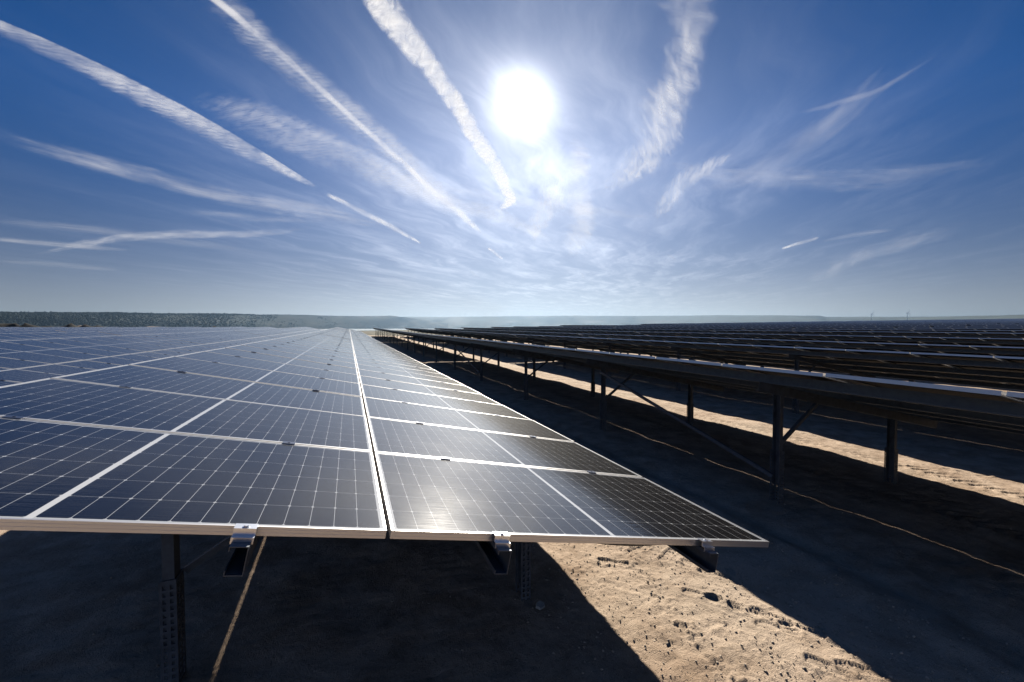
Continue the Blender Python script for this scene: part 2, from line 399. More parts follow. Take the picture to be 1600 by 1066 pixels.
DEF_FR = [2.3 + 4.43 * i for i in range(7)]
def table_root(x, t0, nm='solar_table'):
    z0, z1 = ridge_z(x, t0), ridge_z(x, t0 + TLEN)
    return empty(nm, (x, t0, z0 - ZOFF), (math.atan2(z1 - z0, TLEN), 0, 0))
def solar_table(x, t0, level, frames=DEF_FR, s_posts=(.74, 3.15), wind=()):
    r = table_root(x, t0); rot = (0, TILT, 0); hz = ZOFF + .05
    for c in range(NCOL):
        for k in (0, 1):
            s0 = k * (PL + GS); px, pz = plane(s0)
            loc = (px, c * PITCH, pz + ZOFF)
            if level == 1:
                p = link('solar_panel', ME['glass'], r, loc, (random.gauss(0, .0015), TILT + random.gauss(0, .0012), 0)); link('panel_frame', ME['frame'], p)
                for ps in PUR_S[2 * k:2 * k + 2]:
                    link('end_clamp' if c == 0 else 'mid_clamp', ME['end'] if c == 0 else ME['mid'], p, (ps - s0, 0, .0 if c == 0 else .0022))
            else: link('solar_panel', ME['panel'], r, loc, rot)
    for s in PUR_S:
        px, pz = plane(s - .031, -FR_H - .0012); link('purlin', ME['purlin'], r, (px, 0, pz + ZOFF), rot)
    for i, f in enumerate(frames):
        px, pz = plane(0, RN - .003); link('rafter', ME['rafter'], r, (px, f, pz + ZOFF), rot)
        for j, s in enumerate(s_posts):
            gl = float(ground_z(x + s * CT_, t0 + f)) - (ridge_z(x, t0) + (ridge_z(x, t0 + TLEN) - ridge_z(x, t0)) * f / TLEN)
            joint = round(gl + (.66 if j == 0 else .50), 2)
            a, b = post_meshes(s, -gl, joint)
            p = link('post', a, r, (s * CT_, f + .078, ZOFF)); link('post_foot', b, p, (0, 0, 0))
            if j == 0:
                xb, zb = plane(s + .92, RN - .09)
                link('brace', bar_mesh('brace', (s * CT_ + .05, .0, joint - .02), (xb, .0, zb), .04, .04), r, (0, f + .155, ZOFF))
    for (i0, i1) in wind:
        s = s_posts[0]; z1 = plane(s, RN)[1] - .22
        link('wind_brace', bar_mesh('wind_brace', (s * CT_ - .07, frames[i1], z1), (s * CT_ - .07, frames[i0], -1.42), .035, .045), r, (0, .078, ZOFF))
    return r
# one-mesh version for tables too far off to show their parts
def far_mesh():
    mb = MB(); S = Matrix.Rotation(TILT, 4, 'Y'); S.translation = (0, 0, ZOFF)
    for c in range(NCOL):
        for k in (0, 1):
            x0 = k * (PL + GS); y0 = c * PITCH; e = .0080
            q = [(x0 + e, y0 + e, -.0022), (x0 + PL - e, y0 + e, -.0022), (x0 + PL - e, y0 + PW - e, -.0022), (x0 + e, y0 + PW - e, -.0022)]
            mb.quad([S @ Vector(p) for p in q], 0, [(e, e), (PL - e, e), (PL - e, PW - e), (e, PW - e)])
            q = [(p[0], p[1], -.0085) for p in reversed(q)]; mb.quad([S @ Vector(p) for p in q], 1)
            add_frame(mb, 2, x0, y0, S)
    for s in PUR_S: mb.box(s - .031, s + .031, -.085, TLEN + .04, -FR_H - PUR_H, -FR_H - .0012, 3, S)
    for f in DEF_FR:
        mb.box(.3, 4.25, f - .0275, f + .0275, RN - .11, RN - .003, 3, S)
        for s in (.74, 3.15):
            top = plane(s, RN - .06)[1] + ZOFF; mb.box(s * CT_ - .03, s * CT_ + .03, f + .03, f + .125, .4, top, 3)
            mb.box(s * CT_ - .043, s * CT_ + .043, f + .016, f + .14, -.6, .4, 3)
    return mb.mesh('solar_table', [M_PV, M_BACK, M_ALU, M_GALV])
ME['far'] = far_mesh()
def far_table(x, t0):
    z0, z1 = ridge_z(x, t0), ridge_z(x, t0 + TLEN)
    return link('solar_table', ME['far'], None, (x, t0, z0 - ZOFF), (math.atan2(z1 - z0, TLEN), 0, 0))

ORD = ['first', 'second', 'third', 'fourth', 'fifth', 'sixth', 'seventh', 'eighth', 'ninth', 'tenth', 'eleventh', 'twelfth']
STEP = TLEN + .35; GRP = 'tables of solar panels'
LA = ['nearest table of glossy solar panels filling the foreground, silver clamps on its front edge',
      'second table in the foreground row, beyond the short break after the nearest table',
      'last table of the foreground row, its end peaking against the hazy hills']
for i in range(3):
    t0 = i * STEP
    o = solar_table(0, t0, 1, [1.2 + 4.45 * k for k in range(7)] if i == 0 else DEF_FR, (1.10, 3.46), ((1, 2),) if i == 0 else ())
    tag(o, LA[i], 'solar table', GRP)
    if i == 0: front = o
# black cable sagging under the near table's front edge
def cable():
    cv = []; N = 14
    for k in range(N + 1):
        f = k / N; s = 3.35 + .55 * f; x, z = plane(s, -.05); cv.append(Vector((x, .06 + .05 * math.sin(f * 3), z + ZOFF - .035 * math.sin(math.pi * f) - .004)))
    m = MB()
    for a, b in zip(cv[:-1], cv[1:]): m.bar(a, b, .011, .011)
    link('cable', m.mesh('cable', [M_BLACK]), front)
cable()
RP = 6.4
R1_FR = [3.0, 6.92, 10.82, 15.01, 19.67, 24.29, 29.1]
PLACE = ['front', 'second', 'third', 'last']
# rows to the right, their raised edges towards the camera
for k in range(1, 61):
    x = .0 + RP * k - .02; off = -5.1 + (0 if k < 3 else random.uniform(-4, 4)); tend = 92 + .1 * x; i = 0
    while off + i * STEP + TLEN < tend + 20 and off + i * STEP < tend - 8:
        t0 = off + i * STEP; i += 1
        if t0 + TLEN < x / 3 - 6: continue
        if k <= 2:
            o = solar_table(x, t0, 1, R1_FR if (k == 1 and i == 1) else DEF_FR, wind=((1, 2), (4, 5)) if k == 1 else ((2, 3), (5, 6)))
            lb = [f'{PLACE[i-1]} table of the {["nearest","second"][k-1]} row right of the foreground panels, dark underside on steel posts'][0]
            tag(o, lb, 'solar table', GRP)
        elif k <= 5:
            o = solar_table(x, t0, 2); tag(o, f'{PLACE[min(i-1,3)]} table of the {ORD[k-1]} dark row right of the foreground panels', 'solar table', GRP)
        else:
            o = far_table(x, t0)
            tag(o, 'small far table among the crowded dark rows stretching to the right horizon', 'solar table', 'far dark tables on the right')
# rows to the left, glossy faces towards the camera
for k in range(1, 11):
    x = -6.43 * k; off = 6.1 if k == 1 else random.uniform(-8, 12); i = 0
    while off + i * STEP < 96:
        t0 = off + i * STEP; i += 1
        if t0 + TLEN < (-x) * 1.7 - 6 or t0 + TLEN > 118: continue
        if k <= 2:
            o = solar_table(x, t0, 1 if k == 1 and i < 3 else 2)
            tag(o, f'{PLACE[min(i-1,3)]} table of the {["nearest","second"][k-1]} row left of the foreground panels, blue glossy face', 'solar table', GRP)
        else:
            o = far_table(x, t0); tag(o, 'thin far table of pale blue panels in the back rows on the left', 'solar table', 'far pale tables on the left')
# a pale flat stone by the post foot
def stone():
    m = MB(); x, y = 3.46, 1.10; z = gz_at(x, y)
    M = Matrix.Translation((x, y, z + .004)) @ Matrix.Rotation(.5, 4, 'Z') @ Matrix.Rotation(.12, 4, 'X')
    top = [M @ Vector((a, b, .016)) for a, b in ((-.034, -.026), (.012, -.032), (.036, -.01), (.03, .026), (-.01, .03), (-.036, .014))]
    bot = [M @ Vector((a * 1.15, b * 1.15, -.012)) for a, b in ((-.034, -.026), (.012, -.032), (.036, -.01), (.03, .026), (-.01, .03), (-.036, .014))]
    m.quad(top)
    for i in range(6): j = (i + 1) % 6; m.quad([bot[i], bot[j], top[j], top[i]])
    tag(link('stone', m.mesh('stone', [M_STONE])), 'pale flat stone lying in the shade beside a perforated post foot', 'stone')
stone()

# ------------------------------------------------------------------ camera
F, YAW, PITCHC = 660.87, .3679, -.0315
CAM = Vector((2.0989, -1.8209, .3859))
cy_, sy_, cp_, sp_ = math.cos(YAW), math.sin(YAW), math.cos(PITCHC), math.sin(PITCHC)
fw = Vector((sy_ * cp_, cy_ * cp_, sp_)); rt = Vector((cy_, -sy_, 0)); up = rt.cross(fw)
cd = bpy.data.cameras.new('camera'); cam = bpy.data.objects.new('camera', cd); COL.objects.link(cam)
Mx = Matrix((rt, up, -fw)).transposed().to_4x4(); Mx.translation = CAM; cam.matrix_world = Mx
cd.sensor_width = 36; cd.lens = F * 36 / 1600; cd.clip_start = .05; cd.clip_end = 60000; SC.camera = cam
def azim(px): return YAW + math.atan((px - 800) / F)      # compass angle from +Y of a column, used to lay out the far skyline

# ------------------------------------------------------------------ hills, forest, far marks
M_HILL = principled('wooded_hillside', (.020, .031, .031), .95, 0, .25, .02, 0, .1)
M_HILL2 = principled('far_hillside', (.06, .07, .055), .95, 0, .3, .004, 0, .1)
M_LEAF = principled('dark_foliage', (.020, .031, .031), .95, 0, .15, .15, 0, .1)
M_SOIL = principled('bare_soil_bank', (.20, .155, .125), .95, 0, .4, .15, 0, .1)
M_SPOIL = principled('dark_spoil', (.03, .028, .025), .95, 0, .3, .5, 0, .1)
def ridge(name, pts, depth, mat, jag, label):
    # pts: (column, skyline row, distance)
    m = MB(); cols = np.arange(pts[0][0], pts[-1][0] + 1, 6); prof = []
    xs = [p[0] for p in pts]; ys = [p[1] for p in pts]; ds = [p[2] for p in pts]
    for c in cols:
        a = azim(c); D = float(np.interp(c, xs, ds)); y = float(np.interp(c, xs, ys))
        h = D * (512.5 - y) / F * math.cos(a - YAW) + .4
        h *= 1 + jag * float(vnoise(np.array(c * 1.), np.array(3.), 40, 5)) + .5 * jag * float(vnoise(np.array(c * 1.), np.array(9.), 11, 6))
        prof.append((a, D, h))
    rings = [(-1., 0.), (-.7, .35), (-.45, .62), (-.2, .86), (0, 1.), (.5, .95), (1.2, .0)]
    for a, D, h in prof:
        for q, hz in rings:
            d = D + q * depth; hh = -6 + (h + 6) * hz * (1 + (.0 if hz in (0, 1) else .12 * float(vnoise(np.array(a * 40), np.array(q * 3), 1, 8))))
            m.v.append((CAM.x + math.sin(a) * d, CAM.y + math.cos(a) * d, hh))
    n = len(rings)
    for i in range(len(prof) - 1):
        for j in range(n - 1): m.f.append((i * n + j, (i + 1) * n + j, (i + 1) * n + j + 1, i * n + j + 1)); m.m.append(0)
    tag(link(name, m.mesh(name, [mat], True)), label, kind='structure'); return prof
near_pts = [(-260, 488, 1650), (0, 489.5, 1700), (100, 490, 1800), (180, 489.5, 1900), (260, 491.5, 2000), (330, 491, 2150), (400, 492, 2350), (470, 492.5, 2600), (530, 494, 2850), (580, 494.5, 3050), (612, 494, 3150), (630, 496, 3200), (660, 500, 3250), (700, 506, 3300)]
far_pts = [(380, 496, 4100), (560, 495.5, 4200), (650, 495.5, 4200), (720, 495.5, 4200), (800, 494.5, 4100), (900, 493.5, 4000), (1000, 494, 4000), (1120, 493, 3950), (1280, 493.5, 3900), (1290, 495.5, 4000), (1400, 495.5, 4000), (1500, 494.5, 3600), (1600, 492, 3300), (1900, 490, 3200)]
pn = ridge('hill', near_pts, 420, M_HILL, .04, 'dark wooded ridge along the left horizon')
pf = ridge('far_hills', far_pts, 900, M_HILL2, .03, 'pale blue hills along the horizon')
def forest():
    V = []; Fc = []
    az = [p[0] for p in pn]; Ds = [p[1] for p in pn]; Hs = [p[2] for p in pn]
    base = [(0, 0, 1.), (.5, 0, .45), (.15, .47, .5), (-.4, .3, .4), (-.42, -.28, .48), (.14, -.48, .42), (0, 0, -.1)]
    fcs = [(0, 1, 2), (0, 2, 3), (0, 3, 4), (0, 4, 5), (0, 5, 1), (6, 2, 1), (6, 3, 2), (6, 4, 3), (6, 5, 4), (6, 1, 5)]
    k = 0
    rr = random.Random(5)
    while k < 15000:
        f = rr.random() ** 1.5; c = -260 + f * 930; a = azim(c)
        if c > 380 and rr.random() < (c - 380) / 260: continue
        if not az[0] < a < az[-1]: continue
        D = float(np.interp(a, az, Ds)); H = float(np.interp(a, az, Hs)); q = -rr.random() ** 1.3 if rr.random() < .8 else rr.uniform(-.06, .02)
        hz = float(np.interp(q, [-1, -.7, -.45, -.2, 0, .5], [0, .35, .62, .86, 1, .95])); d = D + q * 420
        x, y, z = CAM.x + math.sin(a) * d, CAM.y + math.cos(a) * d, -6 + (H + 6) * hz - 1.5
        s = rr.uniform(3, 7.5); th = rr.uniform(3.5, 6.) * (1 if c < 400 else .7); ro = rr.random() * 6.3; b = len(V)
        if rr.random() < .02 and c < 400: th *= 1.6; s *= .8
        for px, py, pz in base:
            jx = rr.uniform(.75, 1.25); V.append((x + s * jx * (px * math.cos(ro) - py * math.sin(ro)), y + s * jx * (px * math.sin(ro) + py * math.cos(ro)), z + th * pz * rr.uniform(.85, 1.1)))
        Fc += [tuple(b + i for i in t) for t in fcs]; k += 1
    me = bpy.data.meshes.new('forest'); me.from_pydata(V, [], Fc); me.materials.append(M_LEAF); me.update()
    tag(link('forest', me), 'distant dark forest covering the ridge on the left', kind='stuff')
forest()
def mound(name, px, D, half, h, mat, label, kind=None, cat=None, seed=1, base_z=None):
    a0 = azim(px); m = MB(); n = 26; r = 7; bz = base_z
    for i in range(n + 1):
        u = -1 + 2 * i / n
        for j in range(r):
            w = -1 + 2 * j / (r - 1)
            x = CAM.x + math.sin(a0) * D + math.cos(a0) * u * half + math.sin(a0) * w * half * .35
            y = CAM.y + math.cos(a0) * D - math.sin(a0) * u * half + math.cos(a0) * w * half * .35
            e = max(0., 1 - abs(u) ** 2.4) * max(0., 1 - w * w)
            z = bz + h * e * (.75 + .9 * float(vnoise(np.array(u * 5.), np.array(w * 1.), .8, seed))) - .2
            m.v.append((x, y, z))
    for i in range(n):
        for j in range(r - 1): m.f.append((i * r + j, (i + 1) * r + j, (i + 1) * r + j + 1, i * r + j + 1)); m.m.append(0)
    return tag(link(name, m.mesh(name, [mat], True)), label, cat, None, kind)
mound('soil_bank', 200, 215, 40, 3.7, M_SOIL, 'bare reddish soil bank below the wooded ridge', 'structure', seed=3, base_z=-1.9)
for i, (px, hf, lb) in enumerate([(16, 5.0, 'small dark spoil heap at the far left edge of the panels'), (112, 7.5, 'long low dark spoil heap before the reddish soil bank'), (328, 6.5, 'dark lumpy spoil heap to the right of the soil bank')]):
    mound('spoil_heap', px, 150, hf, 1.25, M_SPOIL, lb, None, 'spoil heap', seed=20 + i, base_z=[1.15, .75, .25][i] - .55)
M_WHITE = principled('turbine_white', (.55, .56, .58), .6)
def turbine(px, D, h, label):
    a = azim(px); x, y = CAM.x + math.sin(a) * D, CAM.y + math.cos(a) * D; z0 = 32.
    r = empty('wind_turbine', (x, y, z0)); m = MB(); n = 8
    for k in range(n):
        q0, q1 = 2 * math.pi * k / n, 2 * math.pi * (k + 1) / n
        m.quad([(1.6 * math.cos(q0), 1.6 * math.sin(q0), 0), (1.6 * math.cos(q1), 1.6 * math.sin(q1), 0), (1. * math.cos(q1), 1. * math.sin(q1), h), (1. * math.cos(q0), 1. * math.sin(q0), h)])
    link('tower', m.mesh('tower', [M_WHITE]), r); m = MB(); m.box(-2, 2, -6, 4, h, h + 4); link('nacelle', m.mesh('nacelle', [M_WHITE]), r)
    for k in range(3):
        b = .4 + k * 2.094; m = MB(); m.bar((0, -6.5, h + 2), (h * .45 * math.sin(b), -6.5, h + 2 + h * .45 * math.cos(b)), 1.6, .6, 0, (0, 1, 0)); link('rotor_blade', m.mesh('rotor_blade', [M_WHITE]), r)
    return tag(r, label, 'wind turbine', 'wind turbines on the horizon')
turbine(1361, 3500, 52, 'tiny wind turbine on the right horizon, left one of the pair')
turbine(1417, 3500, 55, 'tiny wind turbine on the right horizon, right one of the pair')

# ------------------------------------------------------------------ sky layer: contrails and cirrus, flattened bodies of ice cloud at altitude
ALT = 1500.
CT = {
    'C1': [(-1764,2743,-1824,2815),(-1684,2846,-1754,2938),(-1577,2896,-1665,3019),(-1359,3125,-1472,3307),(-1046,3576,-1187,3876),(-769,4079,-881,4396),(-551,4492,-618,4739),(-267,5067,-289,5178)],
    'C2': [(-237,5114,-261,5251),(306,5915,288,6171),(762,6715,761,6963),(1248,7656,1257,7816)],
    'C3': [(-756,2190,-777,2219),(-662,2309,-686,2346),(-542,2421,-574,2477),(-378,2661,-409,2723),(-210,2923,-239,2991),(97,3437,72,3523),(435,3964,414,4081),(956,4845,946,5045),(1602,5822,1625,6156),(2213,6898,2240,7104)],
    'C3b': [(-614,2011,-753,2215),(-473,2131,-621,2359),(-310,2436,-435,2662),(-88,2733,-213,3032),(184,3116,59,3510),(589,3764,483,4323),(1140,4748,1127,5479),(1611,5433,1693,6160)],
    'C4': [(-1120,3440,-1194,3595),(-879,3508,-1054,3962),(-571,3556,-781,4280),(-252,3795,-411,4588),(144,4125,58,4931),(673,4757,689,5495),(1360,5252,1494,6012),(1974,5522,2180,6310),(3170,6612,3434,7318),(4127,7589,4269,7906)],
    'C5': [(98,1701,2,1809),(231,1915,142,2040),(381,2105,303,2239),(536,2346,469,2468),(715,2617,652,2751),(951,2972,891,3127),(1228,3414,1170,3579),(1542,3974,1481,4123),(1739,4429,1591,4320),(1702,4901,1614,4764)],
    'C6': [(1341,1225,1064,1314),(1532,1431,1240,1525),(1753,1676,1474,1783),(1996,1958,1731,1996),(2363,2452,1958,2393),(2761,2984,2141,2790),(3159,3809,2476,3338),(3139,4524,2660,4011),(2986,4948,2742,4632)],
    'C7': [(1379,2430,1321,2503),(1764,2864,1632,2967),(2196,3584,2010,3678),(2872,4519,2511,4574),(3622,5982,2972,5581),(4186,7632,3884,7360)],
    'C8': [(2848,4723,2225,4024),(2975,5523,2260,4668),(3155,6341,2497,5622),(3356,7177,2947,6844),(3738,8328,3587,8249)],
    'C9': [(2575,1191,2221,1143),(2865,1641,2516,1555),(3167,2213,2779,2052),(3329,2881,2907,2599),(2970,3328,2724,3092)],
    'C10': [(3616,1531,3565,1516),(3813,2027,3711,1987),(3736,2299,3630,2243),(3549,2596,3481,2553)],
    'C11': [(6094,4535,6216,4614),(5901,4123,6085,4234),(5757,3754,5925,3848)],
    'C12': [(3958,3383,3828,3291),(4080,3907,3716,3622),(4257,4413,3732,4002),(4684,5213,4020,4691),(5169,6323,4828,6024)],
    'C13': [(5815,3846,5954,3928),(5672,3273,5951,3419),(5931,2947,6051,3003)],
    'S1': [(2448,7585,2477,7744),(2781,8052,2842,8349),(3171,8733,3215,8935)],
    'S2': [(2906,10684,2964,11001),(3306,11382,3439,12009),(3785,12309,3891,12751)],
    'S3': [(5750,9956,5913,10328),(6230,10496,6556,11221),(6937,11505,7097,11853)],
    'S4': [(6126,7052,6262,7232),(6443,7235,6636,7486),(6898,7566,7055,7767)],
    'K1': [(-3208,5491,-3601,6114),(-2566,6033,-2889,6720),(-1875,6680,-2139,7506),(-817,7135,-984,8288),(175,7517,175,8611),(1531,7955,1650,8643)],
    'K2': [(-4052,6899,-4271,7258),(-3326,7045,-3566,7528),(-2712,7382,-2818,7652)],
    'K7': [(134,5743,129,5933),(1157,5968,1238,6510),(2420,6248,2725,7102),(4288,6206,4844,7029),(6501,6107,6942,6526)],
    'K8': [(-2828,4720,-3046,5060),(-2160,4793,-2392,5254),(-1441,5172,-1623,5704),(-807,5872,-884,6253)],
    'K9': [(3408,4389,3625,4687),(4543,4268,5161,4867),(5796,3956,6817,4647),(6847,3347,7917,3848),(7530,2461,8193,2663)],
    'K3': [(-8105,15375,-8681,16487),(-4976,11800,-5463,12981),(-3557,10613,-3927,11721),(-1487,9736,-1607,10543),(-265,8580,-272,9001)],
    'K4': [(5888,2138,5044,1899),(6850,3291,5704,2831),(7547,4268,6310,3688),(9573,6010,7714,5001),(10017,7089,9099,6496)],
    'K5': [(-2667,8774,-2837,9311),(-1535,8779,-1656,9426),(-268,8821,-283,9194)],
    'K6': [(-4766,8100,-5006,8495),(-3764,8268,-4146,9073),(-3354,8771,-3508,9152)],
}

def cloud_material(name, dens, sc, soft, cont, seed, ends=(.12, .2), meander=.12, shear=0., fray=.8):
    # sc: noise scale (across, along) per metre
    m, nt = newmat(name); t = NT(nt); un = t.n('ShaderNodeUVMap', uv_map='UVMap'); um = t.n('ShaderNodeUVMap', uv_map='metres')
    uv = t.sep(un.outputs[0]); mm = t.sep(um.outputs[0]); v = uv[1]
    low = t.noise(t.comb(t.math('MULTIPLY', mm[1], .0016), seed * 3.7), 1., 3, .6)
    u = t.math('ADD', uv[0], t.math('MULTIPLY', t.math('SUBTRACT', low, .5), meander))
    al_ = t.math('ADD', mm[1], t.math('MULTIPLY', mm[0], shear))
    n1 = t.noise(t.comb(t.math('MULTIPLY', mm[0], sc[0]), t.math('MULTIPLY', al_, sc[1]), seed * 1.3), 1., 7, .66, .7)
    n2 = t.noise(t.comb(t.math('MULTIPLY', mm[0], .0022), t.math('MULTIPLY', mm[1], .0014), seed * 2.1), 1., 4, .6, .5)
    e = t.math('MULTIPLY', t.ramp(u, 0., soft[0]), t.ramp(u, 1., 1 - soft[1]))
    e = t.math('MULTIPLY', e, t.math('MULTIPLY', t.ramp(v, 0, ends[0]), t.ramp(v, 1., 1 - ends[1])))
    # the noise frays the rim and opens gaps in the body
    w = t.math('ADD', e, t.math('MULTIPLY', t.math('SUBTRACT', n1, .5), fray))
    al = t.math('MULTIPLY', t.ramp(w, .05, 1.0), t.ramp(n1, .5 - cont, .5 + cont, .25, 1.))
    al = t.math('MULTIPLY', al, t.ramp(n2, .3, .66, .3, 1.))
    al = t.math('MULTIPLY', t.math('MULTIPLY', al, t.ramp(e, 0., .3)), dens, clamp=True)
    tr = t.n('ShaderNodeBsdfTransparent'); a = t.n('ShaderNodeBsdfTranslucent'); d = t.n('ShaderNodeBsdfDiffuse')
    a.inputs[0].default_value = (.97, .97, .97, 1); d.inputs[0].default_value = (.9, .9, .9, 1)
    s1 = t.n('ShaderNodeMixShader'); s1.inputs[0].default_value = .25; nt.links.new(a.outputs[0], s1.inputs[1]); nt.links.new(d.outputs[0], s1.inputs[2])
    s2 = t.n('ShaderNodeMixShader'); nt.links.new(al, s2.inputs[0]); nt.links.new(tr.outputs[0], s2.inputs[1]); nt.links.new(s1.outputs[0], s2.inputs[2])
    t.out(s2.outputs[0]); return m
CM = {'dense': cloud_material('contrail_ice', .98, (.013, .013), (.45, .45), .28, 1, (.004, .12), .3, 0, 1.1),
      'feather': cloud_material('spread_contrail_ice', .40, (.009, .017), (.08, .9), .2, 2, (.10, .10), .06, .9, 1.0),
      'broad': cloud_material('wide_contrail_ice', .42, (.007, .008), (.55, .6), .24, 3, (.004, .3), .4, .3, 1.2),
      'plume': cloud_material('drifting_contrail_ice', .26, (.006, .012), (.5, .5), .18, 8, (.3, .25), .35, .8, 1.1),
      'ripple': cloud_material('rippled_ice', .24, (.007, .026), (.35, .7), .14, 7, (.35, .25), .15, .7, .9),
      'thin': cloud_material('fresh_contrail_ice', .50, (.010, .004), (.5, .5), .25, 4, (.10, .12), .2, 0, .7),
      'veil': cloud_material('cirrus_ice', .22, (.008, .0014), (.6, .6), .2, 5, (.25, .4), .45, .4, 1.1),
      'faint': cloud_material('faint_cirrus_ice', .10, (.008, .0016), (.6, .6), .2, 6, (.3, .35), .4, .4, 1.1)}
def spline(P, n):
    P = np.array(P, float); out = []
    for i in range(len(P) - 1):
        p0 = P[max(i - 1, 0)]; p1 = P[i]; p2 = P[i + 1]; p3 = P[min(i + 2, len(P) - 1)]
        for k in range(n):
            t = k / n; out.append(.5 * ((2 * p1) + (-p0 + p2) * t + (2 * p0 - 5 * p1 + 4 * p2 - p3) * t * t + (-p0 + 3 * p1 - 3 * p2 + p3) * t ** 3))
    out.append(P[-1]); return out
def contrail(key, kind, label, cat='contrail', group='contrails in the sky', dz=0., name='contrail'):
    S = spline(CT[key], 8); m = MB(); A = 8; n = len(S)
    for side in (1, -1):
        b = len(m.v)
        for i, q in enumerate(S):
            a = Vector((q[0], q[1], 0)); c = Vector((q[2], q[3], 0)); w = (c - a).length
            for j in range(A + 1):
                f = j / A; p = a.lerp(c, f); prof = math.sin(math.pi * f) * math.sin(math.pi * min(1, max(0, (i + .001) / n)))
                p = p + (p - (a + c) / 2) * .5; m.v.append((p.x, p.y, ALT + dz + side * min(.06 * w, 14.) * prof))
        for i in range(n - 1):
            for j in range(A):
                ids = [b + i * (A + 1) + j, b + i * (A + 1) + j + 1, b + (i + 1) * (A + 1) + j + 1, b + (i + 1) * (A + 1) + j]
                uv = [(j / A, i / (n - 1)), ((j + 1) / A, i / (n - 1)), ((j + 1) / A, (i + 1) / (n - 1)), (j / A, (i + 1) / (n - 1))]
                if side > 0: ids.reverse(); uv.reverse()
                m.f.append(tuple(ids)); m.m.append(0); m.uv[len(m.f) - 1] = uv
    me = m.mesh(name, [CM[kind]], True); ln = [0.]
    for q0, q1 in zip(S[:-1], S[1:]): ln.append(ln[-1] + math.hypot((q1[0] + q1[2] - q0[0] - q0[2]) / 2, (q1[1] + q1[3] - q0[1] - q0[3]) / 2))
    wd = [1.5 * math.hypot(q[0] - q[2], q[1] - q[3]) for q in S]; ul = me.uv_layers['UVMap'].data; u2 = me.uv_layers.new(name='metres').data
    for i in range(len(ul)):
        a, b = me.uv_layers['UVMap'].data[i].uv; k = int(round(b * (n - 1))); u2[i].uv = (a * wd[k], ln[k])
    o = link(name, me)
    return tag(o, label, cat, group)
contrail('C1', 'feather', 'long straight contrail crossing the upper left sky, sharp lower edge, feathered top')
contrail('C2', 'thin', 'short bright contrail continuing the long left one, low over the left hills', dz=3)
contrail('C3', 'thin', 'narrow curved contrail running down left of the thick white one', dz=60)
contrail('C3b', 'ripple', 'wide rippled trail spreading along the right of the narrow curved contrail', dz=-60)
contrail('C4', 'ripple', 'broad rippled cloud band between the two left contrails, ending in a point', dz=120)
contrail('C5', 'dense', 'thick lumpy white contrail curving down just left of the sun', dz=-120)
contrail('C6', 'broad', 'widest hazy trail hanging right of the sun from the top edge', dz=180)
contrail('C7', 'plume', 'pale vertical trail dropping right below the sun', dz=-180)
contrail('C8', 'plume', 'small pale cloud fan low under the sun', 'cloud', 'cirrus in the sky', 240, 'cirrus_cloud')
contrail('C9', 'faint', 'faint wide diagonal trail from the top right corner toward the sun', dz=-240)
contrail('C10', 'faint', 'faint thin line in the deep blue sky at right', dz=300)
contrail('C11', 'thin', 'shortest crisp white streak in the lower right sky', dz=-300)
contrail('C12', 'plume', 'bright brushed cirrus plume right of the sun above the dark rows', 'cloud', 'cirrus in the sky', 360, 'cirrus_cloud')
contrail('C13', 'faint', 'thin slanted streak above the crisp short one at lower right', dz=-360)
contrail('S1', 'thin', 'tiny contrail just below the point of the curved trail', dz=10)
contrail('S2', 'faint', 'tiny faint contrail low in the middle of the sky, left one', dz=20)
contrail('S3', 'faint', 'tiny contrail low above the dark rows near the centre', dz=30)
contrail('S4', 'faint', 'tiny slanted contrail low in the sky right of the centre', dz=40)
contrail('K1', 'veil', 'longest soft cirrus streak low across the left sky', 'cloud', 'cirrus in the sky', 420, 'cirrus_cloud')
contrail('K2', 'veil', 'short cirrus streak at the left edge under the longest one', 'cloud', 'cirrus in the sky', -420, 'cirrus_cloud')
contrail('K3', 'veil', 'bowed cirrus streak lowest above the left hills', 'cloud', 'cirrus in the sky', 480, 'cirrus_cloud')
contrail('K4', 'faint', 'wide faint cirrus band in the right sky', 'cloud', 'cirrus in the sky', -480, 'cirrus_cloud')
contrail('K5', 'faint', 'thin cirrus line between the longest streak and the bowed one', 'cloud', 'cirrus in the sky', 540, 'cirrus_cloud')
contrail('K7', 'faint', 'faint level cirrus streak low under the sun', 'cloud', 'cirrus in the sky', 600, 'cirrus_cloud')
contrail('K8', 'faint', 'faint cirrus band at the left edge above the longest soft streak', 'cloud', 'cirrus in the sky', -600, 'cirrus_cloud')
contrail('K9', 'faint', 'long faint cirrus sheet low over the right horizon', 'cloud', 'cirrus in the sky', 660, 'cirrus_cloud')
contrail('K6', 'faint', 'small faint cirrus line at the left edge below the short streak', 'cloud', 'cirrus in the sky', -540, 'cirrus_cloud')

# ------------------------------------------------------------------ haze
def haze():
    m = MB(); m.box(-9100, 9100, -9100, 9100, -14, 118)
    mt, nt = newmat('haze'); t = NT(nt); p = t.n('ShaderNodeVolumePrincipled')
    p.inputs['Color'].default_value = (.19, .31, .46, 1); p.inputs['Density'].default_value = HAZE; p.inputs['Anisotropy'].default_value = .6
    t.out(p.outputs[0], 'Volume')
    tag(link('haze', m.mesh('haze', [mt])), 'pale blue haze fading the far hills', kind='stuff')
HAZE = .00012
haze()

